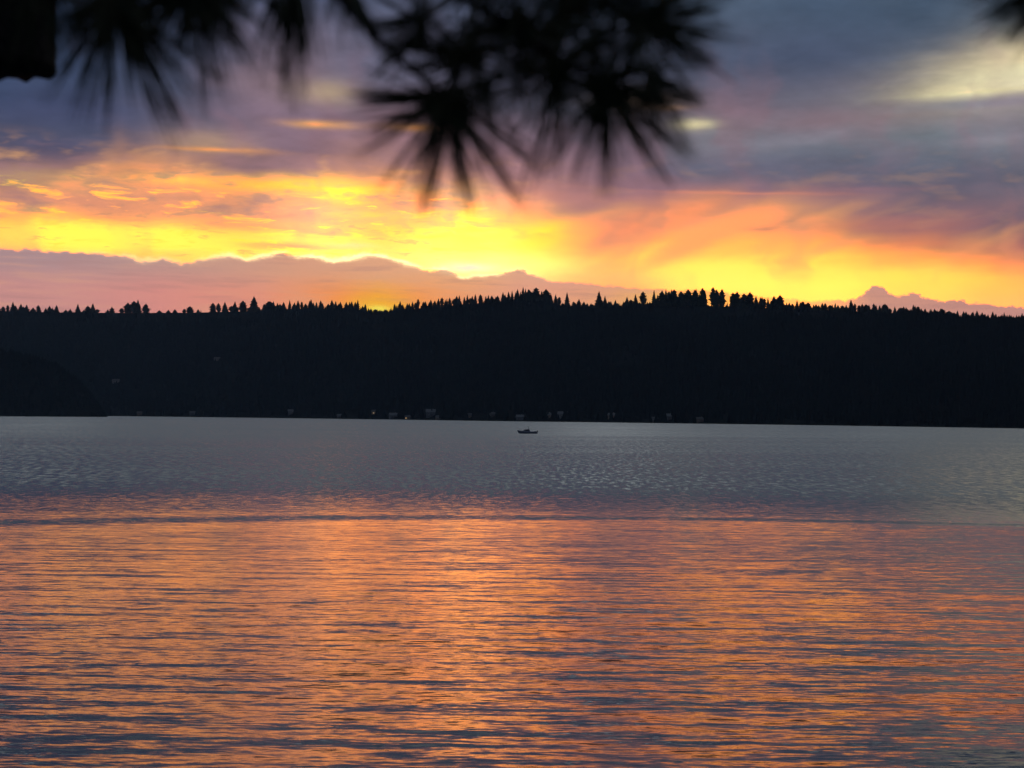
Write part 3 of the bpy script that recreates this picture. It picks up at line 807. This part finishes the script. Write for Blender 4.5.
# cabin
m = MB()
m.add([(-2.2,-.75,.95),(1.4,-1.0,.75),(1.4,1.0,.75),(-2.2,.75,.95),(-1.0,-.7,1.75),(1.1,-.85,1.8),(1.1,.85,1.8),(-1.0,.7,1.75)],
      [(0,3,2,1),(4,5,6,7),(0,1,5,4),(1,2,6,5),(2,3,7,6),(3,0,4,7)])
cabin = m.build('cabin', m_deck, boat)
m = MB(); m.add([(-1.95,-.66,1.12),(-1.08,-.66,1.68),(-1.08,.66,1.68),(-1.95,.66,1.12),(-2.02,-.66,1.13),(-1.13,-.66,1.72),(-1.13,.66,1.72),(-2.02,.66,1.13)],
      [(0,3,2,1),(4,5,6,7),(0,1,5,4),(1,2,6,5),(2,3,7,6),(3,0,4,7)]); m.build('windscreen', m_glass, cabin)
for sg in (-1, 1):
    m = MB(); y0 = sg * .90; y1 = sg * .99
    m.add([(-1.1, y0, 1.2), (1.0, y1, 1.2), (.95, y0, 1.65), (-.9, y0 - sg*.08, 1.62), (-1.1, y0 + sg*.03, 1.2), (1.0, y1 + sg*.03, 1.2), (.95, y0 + sg*.03, 1.65), (-.9, y0 - sg*.05, 1.62)],
          [(0,1,2,3),(4,7,6,5),(0,4,5,1),(1,5,6,2),(2,6,7,3),(3,7,4,0)]); m.build('side_window', m_glass, cabin)
m = MB(); m.box(-1.15, 1.35, -.95, .95, 1.81, 1.90); m.build('cabin_roof', m_navy, cabin)
# radar arch and mast
m = MB()
for sg in (-1, 1): m.tube([(1.0, sg*1.02, .8), (.75, sg*.9, 2.0), (.6, sg*.6, 2.25)], [.06, .06, .05], 6)
m.tube([(.6, -.6, 2.25), (.6, .6, 2.25)], [.05, .05], 6); arch = m.build('radar_arch', m_deck, boat)
m = MB(); m.tube([(.6, 0, 2.25), (.6, 0, 3.3)], [.09, .07], 6); m.build('mast', m_dark, arch)
m = MB(); m.tube([(.35, 0, 2.5), (.35, 0, 2.7)], [.28, .24], 10); m.tube([(.6, .0, 2.45), (.35, 0, 2.5)], [.04, .04], 5); m.build('radar_dome', m_deck, arch)
# bow rail
m = MB(); pr = []
for sg in (-1, 1):
    pts_ = [(st[i][2][0] + .1, sg * st[i][2][1] * .85, st[i][2][2] + .5) for i in range(1, 7)]
    m.tube(pts_, [.03] * 6, 5)
    for q, i in zip(pts_, range(1, 7)): m.tube([q, (q[0], q[1], st[i][2][2] - .02)], [.025, .025], 4)
m.build('bow_rail', m_steel, boat)
m = MB(); m.box(1.9, 3.9, -1.0, 1.0, .80, .86); m.box(3.5, 3.9, -1.0, 1.0, .86, 1.15); m.build('stern_bench', m_navy, boat)
m = MB(); m.add([(4.36,-.22,.9),(4.95,-.2,.9),(4.95,.2,.9),(4.36,.22,.9),(4.4,-.2,1.35),(4.85,-.15,1.4),(4.85,.15,1.4),(4.4,.2,1.35)],
      [(0,3,2,1),(4,5,6,7),(0,1,5,4),(1,2,6,5),(2,3,7,6),(3,0,4,7)]); eng = m.build('outboard_motor', m_dark, boat)
m = MB(); m.tube([(4.65, 0, .9), (4.7, 0, -.4)], [.12, .08], 6); m.build('motor_leg', m_dark, eng)
# ------------------------------------------------------------------ pine branches hanging close in front of the lens
m_needle = mat('pine_needles', (0.03, 0.045, 0.02), 0.6, noisy((0.03, 0.04, 0.016), (0.07, 0.065, 0.028), 30.0), spec=0.2)
m_twig = mat('pine_twig_bark', (0.02, 0.015, 0.012), 0.9, noisy((0.010, 0.009, 0.008), (0.028, 0.022, 0.018), 60.0), spec=0.1)
rb = random.Random(5)
def needle(mb, p, q, w, sag=0.0):
    """one needle: a slim tapered three-sided blade that bends a little"""
    p, q = Vector(p), Vector(q); d = (q - p)
    mid = p + d * .55 + Vector((0, 0, -sag)) + Vector((rb.uniform(-1, 1), rb.uniform(-1, 1), rb.uniform(-1, 1))) * d.length * .015
    mb.tube([p, mid, q], [w, w * .9, w * .25], 3, cap=False)
def streak(mb, p, q, n, w, splay):
    """a bundle of needles that lie nearly along each other"""
    for _ in range(int(n * 1.5)):
        L = (q - p).length
        o = Vector((rb.gauss(0, 1), rb.gauss(0, 1), rb.gauss(0, 1)))
        needle(mb, p + o * .004, p + (q - p) * rb.uniform(.93, 1.13) + o * splay * L, w)
def tuft(parent, origin, Y, tips, fans, wid=.00125, label=None):
    """origin in photo coordinates; tips: marked needle bundles (x, y, n, dY); fans: (a0, a1, len, n) loose fill, degrees, 0 = right, 90 = down"""
    o = at(*origin, Y); mb = MB()
    for (x, y, n, dY) in tips:
        q = at(x, y, Y + dY)
        streak(mb, o + (q - o) * rb.uniform(.0, .06), q, n, wid, .058)
    for (a0, a1, ln, n) in fans:
        for _ in range(n):
            a = math.radians(rb.uniform(a0, a1)); l = ln * rb.uniform(.7, 1.08); dep = rb.gauss(0, .5)
            k = 1 / math.sqrt(1 + dep * dep)
            bx, by = origin[0] + rb.gauss(0, 7), origin[1] + rb.gauss(0, 7)
            p = at(bx, by, Y + rb.uniform(-.02, .02)); q = at(bx + math.cos(a) * l * k, by + math.sin(a) * l * k, Y + dep * l * k / FPX * Y)
            streak(mb, p, q, 2, wid, .02)
    t = mb.build('needle_tuft', m_needle, parent)
    return t
def twig(parent, pts, radii, name='twig'):
    mb = MB(); mb.tube([at(x, y, Y) for x, y, Y in pts], radii, 8); return mb.build(name, m_twig, parent, True)
def to_root(root):
    """children were built in world space: keep them there"""
    mw = Matrix.Translation(root.location).inverted()
    for ch in [o for o in bpy.data.objects if o.parent == root]:
        ch.data.transform(mw)

# branch at the upper left
Yl = 1.9
left = empty('pine_branch', at(120, -160, Yl)); tag(left, 'blurred dark pine branch with drooping needle fans at the upper left', 'branch', 'pine branches hanging before the lens')
twig(left, [(-700,-900,2.3),(-250,-420,2.1),(-40,-150,1.95),(60,-60,1.9),(108,-14,1.9)], [.016,.011,.007,.005,.004])
twig(left, [(-40,-150,1.95),(100,-95,1.95),(190,-30,1.92)], [.006,.005,.004])
twig(left, [(100,-95,1.95),(220,-90,1.95),(290,-50,1.95)], [.005,.004,.003])
tuft(left, (116,-6), Yl, [(44,92,7,0),(62,98,7,.03),(82,112,9,.02),(96,104,5,0),(108,120,9,-.02),(130,104,7,.02),(152,112,7,0),(174,130,20,0),(188,116,7,.02),(202,100,8,.03),(224,82,8,-.03),(140,70,6,0)], [(20,160,85,80),(180,360,90,40),(30,150,45,60)])
tuft(left, (196,-26), 1.92, [(205,108,9,.02),(228,88,9,0),(218,100,6,.03),(262,84,7,0),(176,60,8,0),(246,60,7,.03),(150,50,6,0)], [(20,160,88,80),(180,360,80,30),(30,150,55,50)])
tuft(left, (292,-50), 1.95, [(290,98,20,0),(276,84,8,.02),(262,76,6,0),(302,64,8,-.02)], [(70,115,110,24),(180,360,80,20)])
tuft(left, (40,-30), 1.95, [(28,60,6,0),(60,60,8,0),(76,50,6,.02)], [(30,130,90,34)])

# main branch in the middle
Ym = 1.85
mid = empty('pine_branch', at(560, -160, Ym)); tag(mid, 'large blurred pine branch with radiating needle bursts at top centre', 'branch', 'pine branches hanging before the lens')
twig(mid, [(-200,-900,2.3),(120,-330,2.05),(290,-70,1.9),(350,10,1.87),(400,60,1.85),(440,92,1.85)], [.018,.013,.008,.0065,.005,.004])
twig(mid, [(290,-70,1.9),(400,-40,1.88),(500,20,1.86),(560,60,1.85),(606,82,1.85)], [.008,.007,.006,.005,.004])
twig(mid, [(400,-40,1.88),(520,-50,1.88),(620,-10,1.86),(650,20,1.86)], [.007,.006,.005,.004])
tuft(mid, (448,98), Ym, [(358,92,16,0),(362,104,8,.02),(356,156,9,0),(386,186,7,.02),(422,206,18,0),(469,208,18,0),(517,196,12,0),(540,168,7,.03),(352,112,4,-.02)],
     [(0,180,105,30),(180,360,84,23)])
tuft(mid, (470,60), 1.88, [(420,60,8,0),(380,40,8,0),(395,20,8,0),(400,75,8,0),(360,20,5,.02)], [(0,360,100,50)])
tuft(mid, (520,30), 1.87, [(440,20,8,0),(530,120,8,0)], [(0,360,110,60)])
tuft(mid, (555,70), 1.86, [(540,168,8,0),(523,190,6,.02),(560,150,8,0)], [(0,180,100,30),(180,360,96,25)])
tuft(mid, (606,84), 1.85, [(546,170,7,0),(574,180,7,.02),(606,192,14,0),(585,140,9,0),(664,182,12,0),(690,158,14,0),(697,106,12,0),(640,150,6,.03),(702,96,5,0)],
     [(10,170,100,27),(180,360,96,25)])
tuft(mid, (640,20), 1.86, [(715,14,8,0),(712,42,8,0),(706,62,10,0),(700,70,6,0),(716,-6,6,0)], [(-80,100,100,45),(100,280,96,25)])
tuft(mid, (575,0), 1.88, [], [(0,360,105,60)])
tuft(mid, (420,20), 1.88, [(366,-10,8,0),(372,34,8,0)], [(90,330,76,25)])
tuft(mid, (650,75), 1.87, [(696,104,8,0),(690,150,8,0)], [(-20,120,67,17)])
tuft(mid, (640,-40), 1.9, [], [(0,360,108,30)])
tuft(mid, (500,-30), 1.9, [], [(0,360,108,30)])
# thin twig dropping between the two branches
twig(mid, [(120,-330,2.05),(240,-160,1.95),(330,-30,1.92),(352,6,1.9)], [.006,.005,.004,.003])
tuft(mid, (340,-30), 1.9, [(386,56,14,0),(372,40,8,0),(330,20,6,0)], [(40,110,84,8)])

# tip at the upper right corner
Yr = 1.9
right = empty('pine_branch', at(1060, -120, Yr)); tag(right, 'small blurred pine needle tip at the upper right corner', 'branch', 'pine branches hanging before the lens')
twig(right, [(1700,-700,2.2),(1300,-300,2.0),(1110,-80,1.92),(1058,-22,1.9)], [.012,.009,.006,.004])
tuft(right, (1056,-20), Yr, [(966,2,6,0),(978,22,10,0),(992,36,12,0),(1010,34,9,0),(1030,40,8,0)], [(100,200,80,34),(200,460,80,40)])

# ragged stub of a dead limb, farther off and sharper
stub = empty('dead_limb', at(20, -300, 4.2)); tag(stub, 'thick black dead limb with ragged broken end at the top left corner', 'branch')
mb = MB(); n = 28
prof = [(-500, 1.25), (-300, 1.15), (-160, 1.06), (-60, 1.02), (0, 1.0), (40, 1.0), (62, .985), (70, .97)]
rings = []
rs = random.Random(3)
jag = [rs.uniform(-2.5, 4.5) for _ in range(n)]
for (py, sc) in prof:
    ring = []
    for k in range(n):
        a = 2 * math.pi * k / n
        rr = .128 * sc * (1 + .035 * mnoise.noise(Vector((math.cos(a) * 2, math.sin(a) * 2, py * .03))))
        c = at(12, py + (jag[k] if py == 70 else 0), 4.2)
        ring.append(c + Vector((rr * math.cos(a), rr * math.sin(a), 0)))
    rings.append(ring)
v = [q for r in rings for q in r]; f = []
for i in range(len(rings) - 1):
    for k in range(n): f.append((i*n+k, i*n+(k+1) % n, (i+1)*n+(k+1) % n, (i+1)*n+k))
c = at(12, 73, 4.2); v.append(c); ci = len(v) - 1
for k in range(n): f.append(((len(rings)-1)*n+k, (len(rings)-1)*n+(k+1) % n, ci))
mb.add(v, f); mb.build('bark', m_twig, stub, True)
mb = MB()
for k in range(7):
    x = rs.uniform(8, 52); y0 = 68
    mb.tube([at(x, y0, 4.1), at(x + rs.uniform(-1, 1), y0 + 3, 4.1), at(x + rs.uniform(-2, 2), y0 + rs.uniform(5, 9), 4.1)], [.012, .008, .001], 5)
mb.build('splinter', m_twig, stub)
for r_ in (left, mid, right, stub):
    bpy.context.view_layer.update(); to_root(r_)
